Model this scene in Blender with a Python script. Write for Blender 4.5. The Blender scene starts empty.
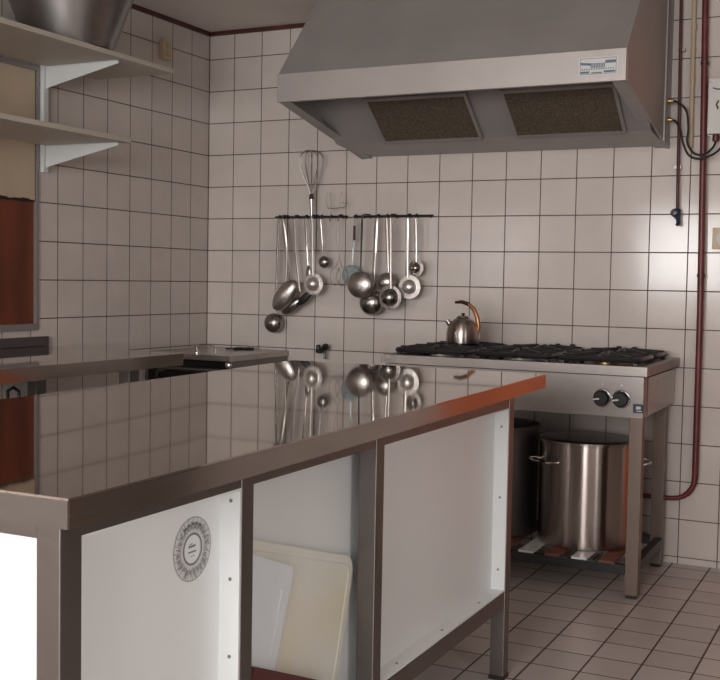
import bpy, bmesh, math, random
from mathutils import Vector, Matrix
random.seed(7)
sc = bpy.context.scene
COL = sc.collection
PI = math.pi

# ------------------------------------------------------------------ materials
def newmat(name):
    m = bpy.data.materials.new(name); m.use_nodes = True
    nt = m.node_tree; b = nt.nodes['Principled BSDF']
    return m, nt, b
def N(nt, t, **kw):
    n = nt.nodes.new(t)
    for k, v in kw.items(): setattr(n, k, v)
    return n
def math_n(nt, op, a, b=None, c=None):
    n = nt.nodes.new('ShaderNodeMath'); n.operation = op
    for i, v in enumerate((a, b, c)):
        if v is None: continue
        if isinstance(v, (int, float)): n.inputs[i].default_value = v
        else: nt.links.new(v, n.inputs[i])
    return n.outputs[0]
def objcoord(nt): return N(nt, 'ShaderNodeTexCoord').outputs['Object']

def plain(name, col, rough=.5, metal=0., noise=0., nscale=20., bump=0., spec=.5, coat=0., stretch=(1, 1, 1), col2=None):
    m, nt, b = newmat(name)
    b.inputs['Base Color'].default_value = (*col, 1)
    b.inputs['Roughness'].default_value = rough
    b.inputs['Metallic'].default_value = metal
    b.inputs['Specular IOR Level'].default_value = spec
    b.inputs['Coat Weight'].default_value = coat
    if noise or bump or col2:
        mp = N(nt, 'ShaderNodeMapping'); mp.inputs['Scale'].default_value = stretch
        nt.links.new(objcoord(nt), mp.inputs[0])
        nz = N(nt, 'ShaderNodeTexNoise'); nz.inputs['Scale'].default_value = nscale; nz.inputs['Detail'].default_value = 5
        nt.links.new(mp.outputs[0], nz.inputs['Vector'])
        mx = N(nt, 'ShaderNodeMix', data_type='RGBA')
        c2 = col2 if col2 else tuple(c * (1 - noise) for c in col)
        mx.inputs[6].default_value = (*col, 1); mx.inputs[7].default_value = (*c2, 1)
        rmp = N(nt, 'ShaderNodeMapRange'); rmp.inputs[1].default_value = .35; rmp.inputs[2].default_value = .65
        nt.links.new(nz.outputs[0], rmp.inputs[0])
        nt.links.new(rmp.outputs[0], mx.inputs[0]); nt.links.new(mx.outputs[2], b.inputs['Base Color'])
        if bump:
            bp = N(nt, 'ShaderNodeBump'); bp.inputs['Strength'].default_value = bump; bp.inputs['Distance'].default_value = .002
            nt.links.new(nz.outputs[0], bp.inputs['Height']); nt.links.new(bp.outputs[0], b.inputs['Normal'])
    return m

def steel(name, col=(.55, .53, .51), rough=.25, rvar=.08, stretch=(2, 2, 60), nscale=6, aniso=0., bump=0., metal=1.):
    m, nt, b = newmat(name)
    b.inputs['Metallic'].default_value = metal
    mp = N(nt, 'ShaderNodeMapping'); mp.inputs['Scale'].default_value = stretch
    nt.links.new(objcoord(nt), mp.inputs[0])
    nz = N(nt, 'ShaderNodeTexNoise'); nz.inputs['Scale'].default_value = nscale; nz.inputs['Detail'].default_value = 4
    nt.links.new(mp.outputs[0], nz.inputs['Vector'])
    big = N(nt, 'ShaderNodeTexNoise'); big.inputs['Scale'].default_value = 3.5; big.inputs['Detail'].default_value = 5
    nt.links.new(objcoord(nt), big.inputs['Vector'])
    mx = N(nt, 'ShaderNodeMix', data_type='RGBA')
    mx.inputs[6].default_value = (*[c * .78 for c in col], 1); mx.inputs[7].default_value = (*[min(1, c * 1.12) for c in col], 1)
    nt.links.new(big.outputs[0], mx.inputs[0]); nt.links.new(mx.outputs[2], b.inputs['Base Color'])
    r = math_n(nt, 'MULTIPLY_ADD', nz.outputs[0], rvar * 2, rough - rvar)
    nt.links.new(r, b.inputs['Roughness'])
    if bump:
        bp = N(nt, 'ShaderNodeBump'); bp.inputs['Strength'].default_value = bump; bp.inputs['Distance'].default_value = .001
        nt.links.new(nz.outputs[0], bp.inputs['Height']); nt.links.new(bp.outputs[0], b.inputs['Normal'])
    if aniso:
        tg = N(nt, 'ShaderNodeTangent', direction_type='RADIAL', axis='Z')
        nt.links.new(tg.outputs[0], b.inputs['Tangent'])
        b.inputs['Anisotropic'].default_value = aniso
        b.inputs['Anisotropic Rotation'].default_value = .25
    return m

def tiles(name, ax, off, pitch, col, grout, rough, g=.0035, tilt=.0006, var=.05):
    """square tiles; ax = two axis indices, off/pitch per axis"""
    m, nt, b = newmat(name)
    sep = N(nt, 'ShaderNodeSeparateXYZ'); nt.links.new(objcoord(nt), sep.inputs[0])
    fr, fl, edge = [], [], []
    for k in (0, 1):
        u = math_n(nt, 'DIVIDE', math_n(nt, 'SUBTRACT', sep.outputs[ax[k]], off[k]), pitch[k])
        f = math_n(nt, 'FRACT', u); fr.append(f); fl.append(math_n(nt, 'FLOOR', u))
        d = math_n(nt, 'SUBTRACT', .5, math_n(nt, 'ABSOLUTE', math_n(nt, 'SUBTRACT', f, .5)))
        edge.append(math_n(nt, 'MULTIPLY', d, pitch[k]))
    d = math_n(nt, 'MINIMUM', edge[0], edge[1])
    mr = N(nt, 'ShaderNodeMapRange', interpolation_type='SMOOTHSTEP'); mr.inputs[1].default_value = g * .35; mr.inputs[2].default_value = g * .8
    nt.links.new(d, mr.inputs[0]); mask = mr.outputs[0]
    cb = N(nt, 'ShaderNodeCombineXYZ'); nt.links.new(fl[0], cb.inputs[0]); nt.links.new(fl[1], cb.inputs[1])
    wn = N(nt, 'ShaderNodeTexWhiteNoise', noise_dimensions='3D'); nt.links.new(cb.outputs[0], wn.inputs[0])
    sc3 = N(nt, 'ShaderNodeSeparateColor'); nt.links.new(wn.outputs['Color'], sc3.inputs[0])
    nz = N(nt, 'ShaderNodeTexNoise'); nz.inputs['Scale'].default_value = 9; nz.inputs['Detail'].default_value = 4
    nt.links.new(objcoord(nt), nz.inputs['Vector'])
    v = math_n(nt, 'ADD', math_n(nt, 'MULTIPLY_ADD', sc3.outputs[2], var, 1 - var), math_n(nt, 'MULTIPLY_ADD', nz.outputs[0], .16, -.08))
    hs = N(nt, 'ShaderNodeHueSaturation'); hs.inputs['Color'].default_value = (*col, 1); nt.links.new(v, hs.inputs['Value'])
    mx = N(nt, 'ShaderNodeMix', data_type='RGBA'); mx.inputs[6].default_value = (*grout, 1)
    nt.links.new(mask, mx.inputs[0]); nt.links.new(hs.outputs[0], mx.inputs[7]); nt.links.new(mx.outputs[2], b.inputs['Base Color'])
    ro = math_n(nt, 'MULTIPLY_ADD', mask, rough - .8, .8); nt.links.new(ro, b.inputs['Roughness'])
    t1 = math_n(nt, 'MULTIPLY', math_n(nt, 'SUBTRACT', sc3.outputs[0], .5), fr[0])
    t2 = math_n(nt, 'MULTIPLY', math_n(nt, 'SUBTRACT', sc3.outputs[1], .5), fr[1])
    h = math_n(nt, 'MULTIPLY', math_n(nt, 'ADD', t1, t2), tilt * 1000)
    h = math_n(nt, 'ADD', h, math_n(nt, 'MULTIPLY', mask, 1.0))
    h = math_n(nt, 'ADD', h, math_n(nt, 'MULTIPLY', nz.outputs[0], .25))
    bp = N(nt, 'ShaderNodeBump'); bp.inputs['Strength'].default_value = .6; bp.inputs['Distance'].default_value = .001
    nt.links.new(h, bp.inputs['Height']); nt.links.new(bp.outputs[0], b.inputs['Normal'])
    return m

TW = (.60, .54, .50); GR = (.10, .062, .058)
M = {}
M['tile_back'] = tiles('glazed_tile_back', (0, 2), (.1403, .026), (.15, .15), TW, GR, .12)
M['tile_side'] = tiles('glazed_tile_side', (1, 2), (-.1446, .026), (.15, .15), TW, GR, .12)
M['tile_floor'] = tiles('floor_tile', (0, 1), (2.222 - .145 * 20, -.66 - .147 * 40), (.145, .147), (.57, .52, .495), (.07, .045, .04), .33, g=.0048, tilt=.0004, var=.15)
M['ceiling'] = plain('ceiling_board', (.70, .65, .60), .8, noise=.06, nscale=3)
M['trim'] = plain('dark_red_trim', (.085, .022, .018), .45, noise=.3, nscale=12)
M['grout'] = plain('dark_grout', GR, .8)
M['paint'] = plain('grey_wall_paint', (.33, .29, .26), .7, noise=.08, nscale=5)
M['top'] = steel('polished_worktop_steel', (.55, .50, .455), .035, .015, (60, 1.5, 1), 5)
M['steel'] = steel('brushed_steel', (.50, .46, .43), .30, .08, (3, 3, 70))
M['steel_h'] = steel('hood_steel', (.38, .36, .35), .45, .07, (1, 8, 8), 3, metal=.45)
M['steel_lip'] = steel('hood_lip_steel', (.42, .385, .37), .45, .07, (1, 8, 8), 3, metal=.6)
M['steel_d'] = steel('dull_worn_steel', (.215, .195, .183), .38, .1, (5, 5, 30))
M['steel_leg'] = steel('rusty_leg_steel', (.19, .145, .12), .42, .12, (9, 9, 6), 7, metal=.8)
M['stove'] = steel('stove_front_steel', (.31, .28, .265), .40, .05, (2, 2, 50), metal=.8)
M['edge'] = steel('worktop_edge_steel', (.42, .37, .34), .13, .05, (2, 2, 40))
M['pot'] = steel('spun_pot_steel', (.46, .40, .37), .25, .004, (1, 1, 20), 5, aniso=.95)
M['vessel'] = steel('dull_spun_steel', (.27, .255, .25), .36, .04, (1, 1, 60), 5)
M['alu'] = steel('dull_aluminium', (.20, .195, .20), .42, .06, (1, 1, 40), 5)
M['tool'] = steel('utensil_steel', (.55, .51, .48), .30, .015, (10, 10, 10), 6)
M['tool_b'] = steel('bright_utensil_steel', (.80, .76, .72), .32, .05, (10, 10, 10), 6, metal=.85)
M['tool_d'] = steel('dark_utensil_steel', (.34, .31, .29), .24, .06, (10, 10, 10), 6)
M['chrome'] = plain('chrome', (.8, .78, .76), .08, 1)
M['wire'] = plain('wire_steel', (.30, .27, .26), .35, .8)
M['white'] = plain('white_laminate', (.77, .79, .795), .32, noise=.02, nscale=4)
M['shelf'] = plain('cream_shelf_board', (.50, .45, .385), .5, noise=.06, nscale=6)
M['bracket'] = plain('white_bracket_paint', (.62, .64, .63), .4)
M['iron'] = plain('black_cast_iron', (.018, .016, .018), .45, noise=.4, nscale=60, bump=.3)
M['black'] = plain('black_plastic', (.012, .011, .012), .35)
M['blackr'] = plain('black_rubber', (.014, .012, .012), .5)
M['brass'] = plain('worn_brass', (.55, .38, .17), .35, .9, noise=.3, nscale=40)
M['copper'] = plain('copper_wood_handle', (.36, .15, .05), .3, .35, noise=.3, nscale=25)
M['pipe_red'] = plain('red_brown_pipe_paint', (.15, .028, .027), .4, noise=.35, nscale=14)
M['pipe_dark'] = plain('dark_red_thin_pipe', (.11, .03, .03), .4, noise=.5, nscale=18)
M['pipe_beige'] = plain('beige_conduit', (.50, .40, .27), .5)
M['grey_plastic'] = plain('light_grey_plastic', (.58, .57, .53), .45)
M['beige'] = plain('beige_plastic', (.55, .44, .30), .45)
M['blue'] = plain('dark_blue_plastic', (.02, .03, .07), .35)
M['blue_print'] = plain('blue_grey_print', (.10, .13, .20), .5)
M['grey_print'] = plain('grey_print', (.20, .20, .215), .6)
M['grey_print2'] = plain('light_grey_print', (.62, .62, .62), .6)
M['plate'] = plain('aluminium_plate', (.50, .51, .49), .4, .2)
M['orange_wood'] = plain('orange_brown_wood', (.18, .038, .013), .5, noise=.45, nscale=4, stretch=(3, 3, .6))
M['door_wood'] = plain('red_varnished_wood', (.75, .17, .045), .4, noise=.3, nscale=5, stretch=(3, 3, .5))
M['blind'] = plain('tan_blind', (.52, .41, .30), .6, noise=.12, nscale=5)
M['frame'] = plain('grey_hatch_frame', (.32, .30, .30), .35, .6)
M['dark_slab'] = plain('dark_metal_ledge', (.10, .085, .09), .4, .5)
M['filter'] = plain('greasy_filter_mesh', (.13, .10, .07), .6, .1, nscale=140, bump=1., col2=(.05, .038, .027))
M['board_cream'] = plain('cream_cutting_board', (.74, .755, .71), .4, nscale=4, col2=(.73, .68, .53), stretch=(3, 1, 1))
M['board_blue'] = plain('pale_blue_cutting_board', (.76, .82, .86), .35, noise=.04, nscale=6)
M['maroon'] = plain('maroon_plastic', (.085, .012, .014), .3)
M['plastic_lid'] = plain('pale_blue_translucent_plastic', (.47, .58, .60), .15)
M['plastic_lid'].node_tree.nodes['Principled BSDF'].inputs['Transmission Weight'].default_value = .5
M['darkred'] = plain('dark_red_grip', (.05, .008, .012), .35)
M['slat_red'] = plain('red_brown_board', (.20, .07, .045), .5)
M['glass'] = plain('window_glass', (.9, .95, .95), .02)
M['glass'].node_tree.nodes['Principled BSDF'].inputs['Transmission Weight'].default_value = 1
M['winframe'] = plain('white_window_frame', (.7, .7, .68), .4)

# ------------------------------------------------------------------ mesh builder
class MB:
    def __init__(s): s.v = []; s.f = []
    def add(s, vs, fs):
        o = len(s.v); s.v += [tuple(x) for x in vs]; s.f += [tuple(o + i for i in f) for f in fs]; return s
    def hexa(s, p):  # p: 4 bottom, 4 top
        return s.add(p, [(3, 2, 1, 0), (4, 5, 6, 7), (0, 1, 5, 4), (1, 2, 6, 5), (2, 3, 7, 6), (3, 0, 4, 7)])
    def box(s, x0, x1, y0, y1, z0, z1):
        return s.hexa([(x0, y0, z0), (x1, y0, z0), (x1, y1, z0), (x0, y1, z0), (x0, y0, z1), (x1, y0, z1), (x1, y1, z1), (x0, y1, z1)])
    def prism(s, poly, axis, a, b):
        n = len(poly)
        def mk(p, t):
            q = list(p); q.insert(axis, t); return q
        vs = [mk(p, a) for p in poly] + [mk(p, b) for p in poly]
        fs = [tuple(range(n))[::-1], tuple(range(n, 2 * n))] + [(i, (i + 1) % n, n + (i + 1) % n, n + i) for i in range(n)]
        return s.add(vs, fs)
    def tube(s, pts, r, seg=8, closed=False):
        pts = [Vector(p) for p in pts]; n = len(pts)
        rs = r if isinstance(r, (list, tuple)) else [r] * n
        tan = []
        for i in range(n):
            a = pts[(i - 1) % n] if (closed or i) else pts[0]
            b = pts[(i + 1) % n] if (closed or i < n - 1) else pts[-1]
            tan.append((b - a).normalized())
        t0 = tan[0]; ref = Vector((0, 0, 1)) if abs(t0.z) < .9 else Vector((1, 0, 0))
        nrm = t0.cross(ref).normalized(); vs = []
        for i in range(n):
            nrm = (nrm - tan[i] * nrm.dot(tan[i])).normalized(); bn = tan[i].cross(nrm)
            for k in range(seg):
                a = 2 * PI * k / seg
                vs.append(pts[i] + (nrm * math.cos(a) + bn * math.sin(a)) * rs[i])
        fs = []
        for i in range(n if closed else n - 1):
            j = (i + 1) % n
            for k in range(seg):
                l = (k + 1) % seg
                fs.append((i * seg + k, i * seg + l, j * seg + l, j * seg + k))
        if not closed: fs += [tuple(range(seg))[::-1], tuple((n - 1) * seg + k for k in range(seg))]
        return s.add(vs, fs)
    def lathe(s, prof, mat=None, seg=32, sx=1., sy=1.):
        """prof: (r, z) list; revolved about local z"""
        mat = mat or Matrix.Identity(4); vs = []; rings = []
        for r, z in prof:
            if r < 1e-6: rings.append([len(vs)]); vs.append(mat @ Vector((0, 0, z)))
            else:
                rings.append(list(range(len(vs), len(vs) + seg)))
                for k in range(seg):
                    a = 2 * PI * k / seg; vs.append(mat @ Vector((r * math.cos(a) * sx, r * math.sin(a) * sy, z)))
        fs = []
        for A, B in zip(rings, rings[1:]):
            for k in range(seg):
                l = (k + 1) % seg
                if len(A) == 1 and len(B) == 1: break
                if len(A) == 1: fs.append((A[0], B[l], B[k]))
                elif len(B) == 1: fs.append((A[k], A[l], B[0]))
                else: fs.append((A[k], A[l], B[l], B[k]))
        for e, rev in ((rings[0], True), (rings[-1], False)):
            if len(e) > 1: fs.append(tuple(e[::-1] if rev else e))
        return s.add(vs, fs)
    def ribbon(s, pts, w, y, th):
        """slightly bulged strip in the x-z plane at depth y"""
        ws = w if isinstance(w, (list, tuple)) else [w] * len(pts); vs = []; n = len(pts); K = 8
        for i, (x, z) in enumerate(pts):
            a = pts[max(0, i - 1)]; b = pts[min(n - 1, i + 1)]
            d = Vector((b[0] - a[0], b[1] - a[1])).normalized()
            for k in range(K):
                t = 2 * PI * k / K; u = math.cos(t) * ws[i] / 2; v = math.sin(t) * th / 2
                vs.append((x - d.y * u, y + v, z + d.x * u))
        fs = [tuple(range(K))[::-1], tuple((n - 1) * K + k for k in range(K))]
        for i in range(n - 1):
            for k in range(K):
                l = (k + 1) % K; fs.append((i * K + k, i * K + l, i * K + K + l, i * K + K + k))
        return s.add(vs, fs)
    def build(s, name, mat, parent=None, bevel=0., smooth=True):
        me = bpy.data.meshes.new(name)
        off = Vector((0, 0, 0))
        if parent is not None:
            q = parent
            while q is not None: off += q.location; q = q.parent
        me.from_pydata([tuple(Vector(v) - off) for v in s.v], [], s.f)
        bm = bmesh.new(); bm.from_mesh(me)
        if bevel:
            bmesh.ops.bevel(bm, geom=[e for e in bm.edges if len(e.link_faces) == 2 and e.calc_face_angle(0) > .6], offset=bevel, segments=2, affect='EDGES', profile=.6)
        bmesh.ops.recalc_face_normals(bm, faces=bm.faces); bm.to_mesh(me); bm.free()
        if smooth and not bevel:
            me.shade_smooth(); me.set_sharp_from_angle(angle=math.radians(35))
        o = bpy.data.objects.new(name, me); COL.objects.link(o); me.materials.append(M[mat])
        if parent is not None: o.parent = parent
        return o

def box(name, mat, parent, *b, bevel=0.): return MB().box(*b).build(name, mat, parent, bevel, smooth=bool(bevel))
def thing(name, label, cat, loc, group=None):
    o = bpy.data.objects.new(name, None); COL.objects.link(o); o.location = loc; o.empty_display_size = .1
    o['label'] = label; o['category'] = cat
    if group: o['group'] = group
    return o
def tag(o, label, cat, group=None):
    o['label'] = label; o['category'] = cat
    if group: o['group'] = group
    return o
def struct(o): o['kind'] = 'structure'; return o
def axis_y(x, y, z, sign=-1):
    """local z -> world sign*y"""
    return Matrix.Translation((x, y, z)) @ Matrix.Rotation(PI / 2 if sign < 0 else -PI / 2, 4, 'X')
def axis_x(x, y, z): return Matrix.Translation((x, y, z)) @ Matrix.Rotation(PI / 2, 4, 'Y')

# ------------------------------------------------------------------ room shell
XR, YR, ZC = 4.3, -7.0, 2.255
struct(box('floor', 'tile_floor', None, -.2, XR + .2, YR - .2, .2, -.1, 0))
struct(box('ceiling', 'ceiling', None, -.2, XR + .2, YR - .2, .2, ZC, ZC + .1))
struct(box('wall_back', 'tile_back', None, -.2, XR + .2, 0, .2, 0, ZC))
# left wall with the serving hatch opening
HY0, HY1, HZ0, HZ1 = -2.35, -1.166, .905, 1.872
w = MB()
w.box(-.2, 0, HY1, 0, 0, ZC).box(-.2, 0, YR, HY0, 0, ZC).box(-.2, 0, HY0, HY1, 0, HZ0).box(-.2, 0, HY0, HY1, HZ1, ZC)
struct(w.build('wall_left', 'tile_side', smooth=False))
def wall_open(name, mat, axis, pos, a0, a1, ops):
    """wall along x (axis 0, at y=pos) or y (axis 1, at x=pos) with rectangular openings (lo, hi, z0, z1)"""
    m = MB(); cur = a0
    def add(l, h, z0, z1):
        if axis == 0: m.box(l, h, pos - .15, pos, z0, z1)
        else: m.box(pos, pos + .15, l, h, z0, z1)
    for l, h, z0, z1 in sorted(ops):
        add(cur, l, 0, ZC)
        if z0 > 0: add(l, h, 0, z0)
        add(l, h, z1, ZC); cur = h
    add(cur, a1, 0, ZC)
    return struct(m.build(name, mat, smooth=False))
WR = [(.55, 1.45, 1.0, 1.85), (1.65, 3.35, .75, 2.08)]
WX = [(-3.80, -3.52, .3, 2.08)]
wall_open('wall_rear', 'paint', 0, YR, -.2, XR + .2, WR)
wall_open('wall_right', 'paint', 1, XR, YR, 0, WX)
def window(n, axis, pos, lo, hi, z0, z1):
    t = MB(); f = .04
    def b(l, h, a, c, d0=0., d1=.06):
        if axis == 0: t.box(l, h, pos - .1 + d0, pos - .1 + d1, a, c)
        else: t.box(pos + .04 + d0, pos + .04 + d1, l, h, a, c)
    b(lo, hi, z0, z0 + f); b(lo, hi, z1 - f, z1); b(lo, lo + f, z0 + f, z1 - f); b(hi - f, hi, z0 + f, z1 - f)
    return struct(t.build('window_%d' % n, 'winframe'))
for i, (l, h, a, c) in enumerate(WR): window(i + 2, 0, YR, l, h, a, c)
window(4, 1, XR, *WX[0])
# ceiling trims
struct(box('trim_1', 'trim', None, 0.0, XR, -.012, 0, 2.236, ZC))
struct(box('trim_2', 'trim', None, 0, .012, -4.5, -.012, 2.236, ZC))
struct(box('trim_3', 'grout', None, 0, .003, -.003, 0, 0, 2.236))
# unseen red wooden door, added for the orange reflection along the worktop edge
dr = struct(thing('added_door_1', '', '', (2.95, -.02, 0)))
for k in ('label', 'category'): del dr[k]
box('door_panel', 'door_wood', dr, 2.50, 3.00, -.035, 0, .01, 2.02, bevel=.004)
m = MB(); m.box(2.45, 2.50, -.05, 0, 0, 2.08); m.box(3.00, 3.05, -.05, 0, 0, 2.08); m.box(2.50, 3.00, -.05, 0, 2.02, 2.08)
m.build('door_frame', 'door_wood', dr, .004)
m = MB(); m.tube([(2.94, -.035, 1.02), (2.94, -.085, 1.02), (2.82, -.085, 1.02)], .008); m.build('door_handle', 'chrome', dr)

# serving hatch in the left wall (window_1)
wn = bpy.data.objects.new('window_1', None); COL.objects.link(wn); wn.location = (0, (HY0 + HY1) / 2, HZ0); wn['kind'] = 'structure'
m = MB()
m.box(-.10, .006, HY1 - .002, HY1 + .010, HZ0 - .022, HZ1 + .02); m.box(-.10, .012, HY0 - .018, HY0 + .004, HZ0 - .022, HZ1 + .02)
m.box(-.10, .012, HY0 + .004, HY1 - .004, HZ0 - .022, HZ0 + .002); m.box(-.10, .012, HY0 + .004, HY1 - .004, HZ1, HZ1 + .02)
m.build('window_frame', 'frame', wn)
box('back_panel', 'orange_wood', wn, -.022, -.010, HY0, HY1, HZ0, HZ1)
m = MB(); yb = HY0 + .006
for i in range(50):   # blind with a slightly frayed lower edge
    y0 = HY0 + .006 + (HY1 - HY0 - .012) * i / 50; y1 = HY0 + .006 + (HY1 - HY0 - .012) * (i + 1) / 50
    z = 1.385 + random.uniform(-.006, .004)
    m.box(-.006, -.001, y0, y1, z, HZ1)
m.build('roller_blind', 'blind', wn, smooth=False)
m = MB(); m.tube([(-.005, HY0 + .006, 1.379), (-.005, HY1 - .006, 1.379)], .0045, 8); m.build('blind_bottom_bar', 'black', wn)

# ------------------------------------------------------------------ island
TX0, TX1, TY0, TY1, TZ = 1.34, 2.135, -3.431, -1.512, .84
def tz(y, z): return z + .008 * (y + 2.46) + .0028 * (y + 2.46) ** 2      # the worktop sits a few millimetres higher at its far end
def slopebox(x0, x1, y0, y1, z0, z1, n=28):
    ys = [y0 + (y1 - y0) * i / n for i in range(n + 1)]
    return MB().prism([(y, tz(y, z1)) for y in ys] + [(y, tz(y, z0)) for y in ys[::-1]], 0, x0, x1)
IT = thing('kitchen_island', 'long island with mirror-polished steel worktop, steel posts and white side panels', 'kitchen island', (1.74, -2.45, 0))
m = slopebox(TX0, TX1, TY0, TY1, .8085, TZ); tt = m.build('tabletop', 'top', IT)
m = slopebox(TX1, TX1 + .0015, TY0, TY1, .803, .8365); m.build('edge_band', 'edge', tt)
m = slopebox(TX0, TX1, TY0 - .0015, TY0, .803, .8365, 1); m.build('edge_band', 'steel_d', tt)
PX0, PX1 = 2.015, 2.055
LX0, LX1 = 1.40, 1.44
pys = [(-3.354, -3.312), (-2.922, -2.886), (-2.412, -2.374), (-1.570, -1.530)]
for i, (a, b) in enumerate(pys):
    z0 = .012 if i in (0, 3) else .205
    for (x0, x1) in ((PX0, PX1), (LX0, LX1)):
        o = box('leg', 'steel_d', IT, x0, x1, a, b, 0 if i in (0, 3) else .205, .802, bevel=.002)
        if i in (0, 3):
            MB().box(x0 - .002, x1 + .002, a - .002, b + .002, 0, .012).build('foot_cap', 'black', o)
m = MB()
for k in range(3):
    for (x0, x1) in ((PX0 + .002, PX1 - .002), (LX0 + .002, LX1 - .002)): m.box(x0, x1, pys[k][1], pys[k + 1][0], .757, .802)
for (a, b) in (pys[0], pys[3]): m.box(LX1, PX0, a + .002, b - .002, .757, .802)
m.build('top_rail', 'steel_d', IT)
m = MB()
for k in range(3):
    for (x0, x1) in ((PX0 + .002, PX1 - .002), (LX0 + .002, LX1 - .002)): m.box(x0, x1, pys[k][1], pys[k + 1][0], .205, .248)
for (a, b) in (pys[0], pys[3]): m.box(LX1, PX0, a + .002, b - .002, .205, .248)
m.build('bottom_rail', 'steel_d', IT)
box('bottom_shelf', 'white', IT, LX1, PX0 - .016, -3.30, -1.575, .236, .25)
# shallow white tray panels of the first and third bay
def tray(y0, y1):
    m = MB(); t = .004; xb = PX0
    m.box(xb - .014, xb, y0, y1, .25, .757)
    m.box(xb, PX1 - .002, y1 - t, y1, .25, .757); m.box(xb, PX1 - .002, y0, y0 + t, .25, .757)
    m.box(xb, PX1 - .002, y0 + t, y1 - t, .25, .25 + t); m.box(xb, PX1 - .002, y0 + t, y1 - t, .753, .757)
    o = m.build('side_panel', 'white', IT, smooth=False)
    return o
p1 = tray(pys[0][1], pys[1][0]); p3 = tray(pys[2][1], pys[3][0])
def screw(parent, x, y, z, ax):
    mt = {'y': axis_y(x, y, z), 'z': Matrix.Translation((x, y, z))}[ax]
    m = MB(); m.lathe([(.0032, 0), (.0032, .001), (.0018, .002), (0, .002)], mt, 10); m.build('screw', 'grey_print', parent)
for z in (.735, .605, .476, .34): screw(p1, 2.036, pys[1][0] - .004, z, 'y')
for z in (.705, .51, .31): screw(p3, 2.034, pys[3][0] - .004, z, 'y')
for y in (-1.72, -1.98, -2.245): screw(p3, 2.034, y, .254, 'z')
# printed round mark on the first panel
em = MB()
cy, cz, xe = -3.004, .669, PX0 + .0006
def ring(m, r0, r1, a0=0, a1=2 * PI, seg=48):
    vs = []
    for k in range(seg + 1):
        a = a0 + (a1 - a0) * k / seg
        for r in (r0, r1): vs.append((xe, cy + r * math.sin(a), cz + r * math.cos(a)))
    m.add(vs, [(2 * k, 2 * k + 1, 2 * k + 3, 2 * k + 2) for k in range(seg)])
ring(em, .0500, .0512); ring(em, .0225, .0262)
R2 = random.Random(3)
nS = 24
for k in range(nS):
    a = 2 * PI * k / nS
    ring(em, .029, .050, a, a + .022, 1)
    for j in range(3):      # tiny radial lettering strokes
        b = a + .07 + j * .06; r0 = .030 + R2.random() * .004; r1 = r0 + .006 + R2.random() * .009
        ring(em, r0, r1, b, b + .04, 1)
for j in range(5): ring(em, .0385 + .0, .0425, -.62 + j * .26, -.62 + j * .26 + .17, 3)
for (y0, y1, z0, z1) in ((-.011, .008, .003, .0065), (-.012, .010, -.0055, -.003), (-.008, -.001, .008, .0095), (-.006, .006, -.0115, -.0105)):
    em.add([(xe, cy + y0, cz + z0), (xe, cy + y1, cz + z0), (xe, cy + y1, cz + z1), (xe, cy + y0, cz + z1)], [(0, 1, 2, 3)])
e = em.build('printed_mark', 'grey_print', p1, smooth=False)
e['label'] = 'round grey printed mark with radial lettering'
m = MB(); xe -= .0003; ring(m, .0262, .050); m.build('mark_background', 'grey_print2', p1, smooth=False)
# end panels and open middle bay
box('end_panel', 'white', IT, LX1, PX0, -3.345, -3.333, .25, .757)
box('end_panel', 'white', IT, LX1, PX0, -1.556, -1.544, .25, .757)
box('side_panel', 'white', IT, 1.976, 1.990, -2.930, -2.335, .2505, .756)
box('rear_panel', 'white', IT, 1.415, 1.428, -3.31, -1.575, .25, .757)

def rrect(x0, x1, z0, z1, r, n=6):
    p = []
    for cx, cz, a0 in ((x1 - r, z1 - r, 0), (x0 + r, z1 - r, PI / 2), (x0 + r, z0 + r, PI), (x1 - r, z0 + r, 1.5 * PI)):
        for k in range(n + 1):
            a = a0 + PI / 2 * k / n; p.append((cx + r * math.cos(a), cz + r * math.sin(a)))
    return p
def rot_board(tr, deg, w, h, r, x0, x1):
    """rounded board in the y-z plane: tr = its top right corner, deg = slope of its top edge"""
    a = math.radians(deg); u = Vector((math.cos(a), math.sin(a))); v = Vector((-u.y, u.x))
    P = [Vector(tr) + u * p + v * q for p, q in rrect(-w, 0, -h, 0, r)]
    return MB().prism([tuple(p) for p in P], 0, x0, x1), u, v
m, u, v = rot_board((-2.401, .522), -16.5, .45, .278, .035, 1.992, 2.003)
n0 = 0
for d0, d1 in ((.016, .020),):       # juice groove drawn as a raised lip along the border
    A = [Vector((-2.401, .522)) + u * p + v * q for p, q in rrect(-.45 + d0, -d0, -.278 + d0, -d0, .026)]
    B = [Vector((-2.401, .522)) + u * p + v * q for p, q in rrect(-.45 + d1, -d1, -.278 + d1, -d1, .023)]
    n = len(A); vs = [(2.003, *p) for p in A] + [(2.003, *p) for p in B] + [(2.0042, *((p + q) / 2)) for p, q in zip(A, B)]
    fs = []
    for i in range(n):
        j = (i + 1) % n; fs += [(i, j, 2 * n + j, 2 * n + i), (2 * n + i, 2 * n + j, n + j, n + i)]
    m.add(vs, fs)
tag(m.build('cutting_board', 'board_cream'), 'large cream cutting board with rounded corners and yellow stain, tilted in the middle island bay', 'cutting board')
m, u, v = rot_board((-2.672, .564), -21, .17, .25, .010, 2.0045, 2.0125)
bl = tag(m.build('cutting_board', 'board_blue'), 'smaller pale bluish white cutting board in front of the stained cream board', 'cutting board')
m = MB(); m.tube([(2.0125, -2.716, .533), (2.0125, -2.756, .417)], .0016, 6); m.build('groove_highlight', 'white', bl)  # white line drawn in place of a highlight along the board's groove
m, u, v = rot_board((-2.560, .313), -23, .30, .052, .006, 2.014, 2.030)
tag(m.build('cutting_board', 'maroon'), 'dark maroon board lying low in front of the pale cutting boards', 'cutting board')

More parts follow.
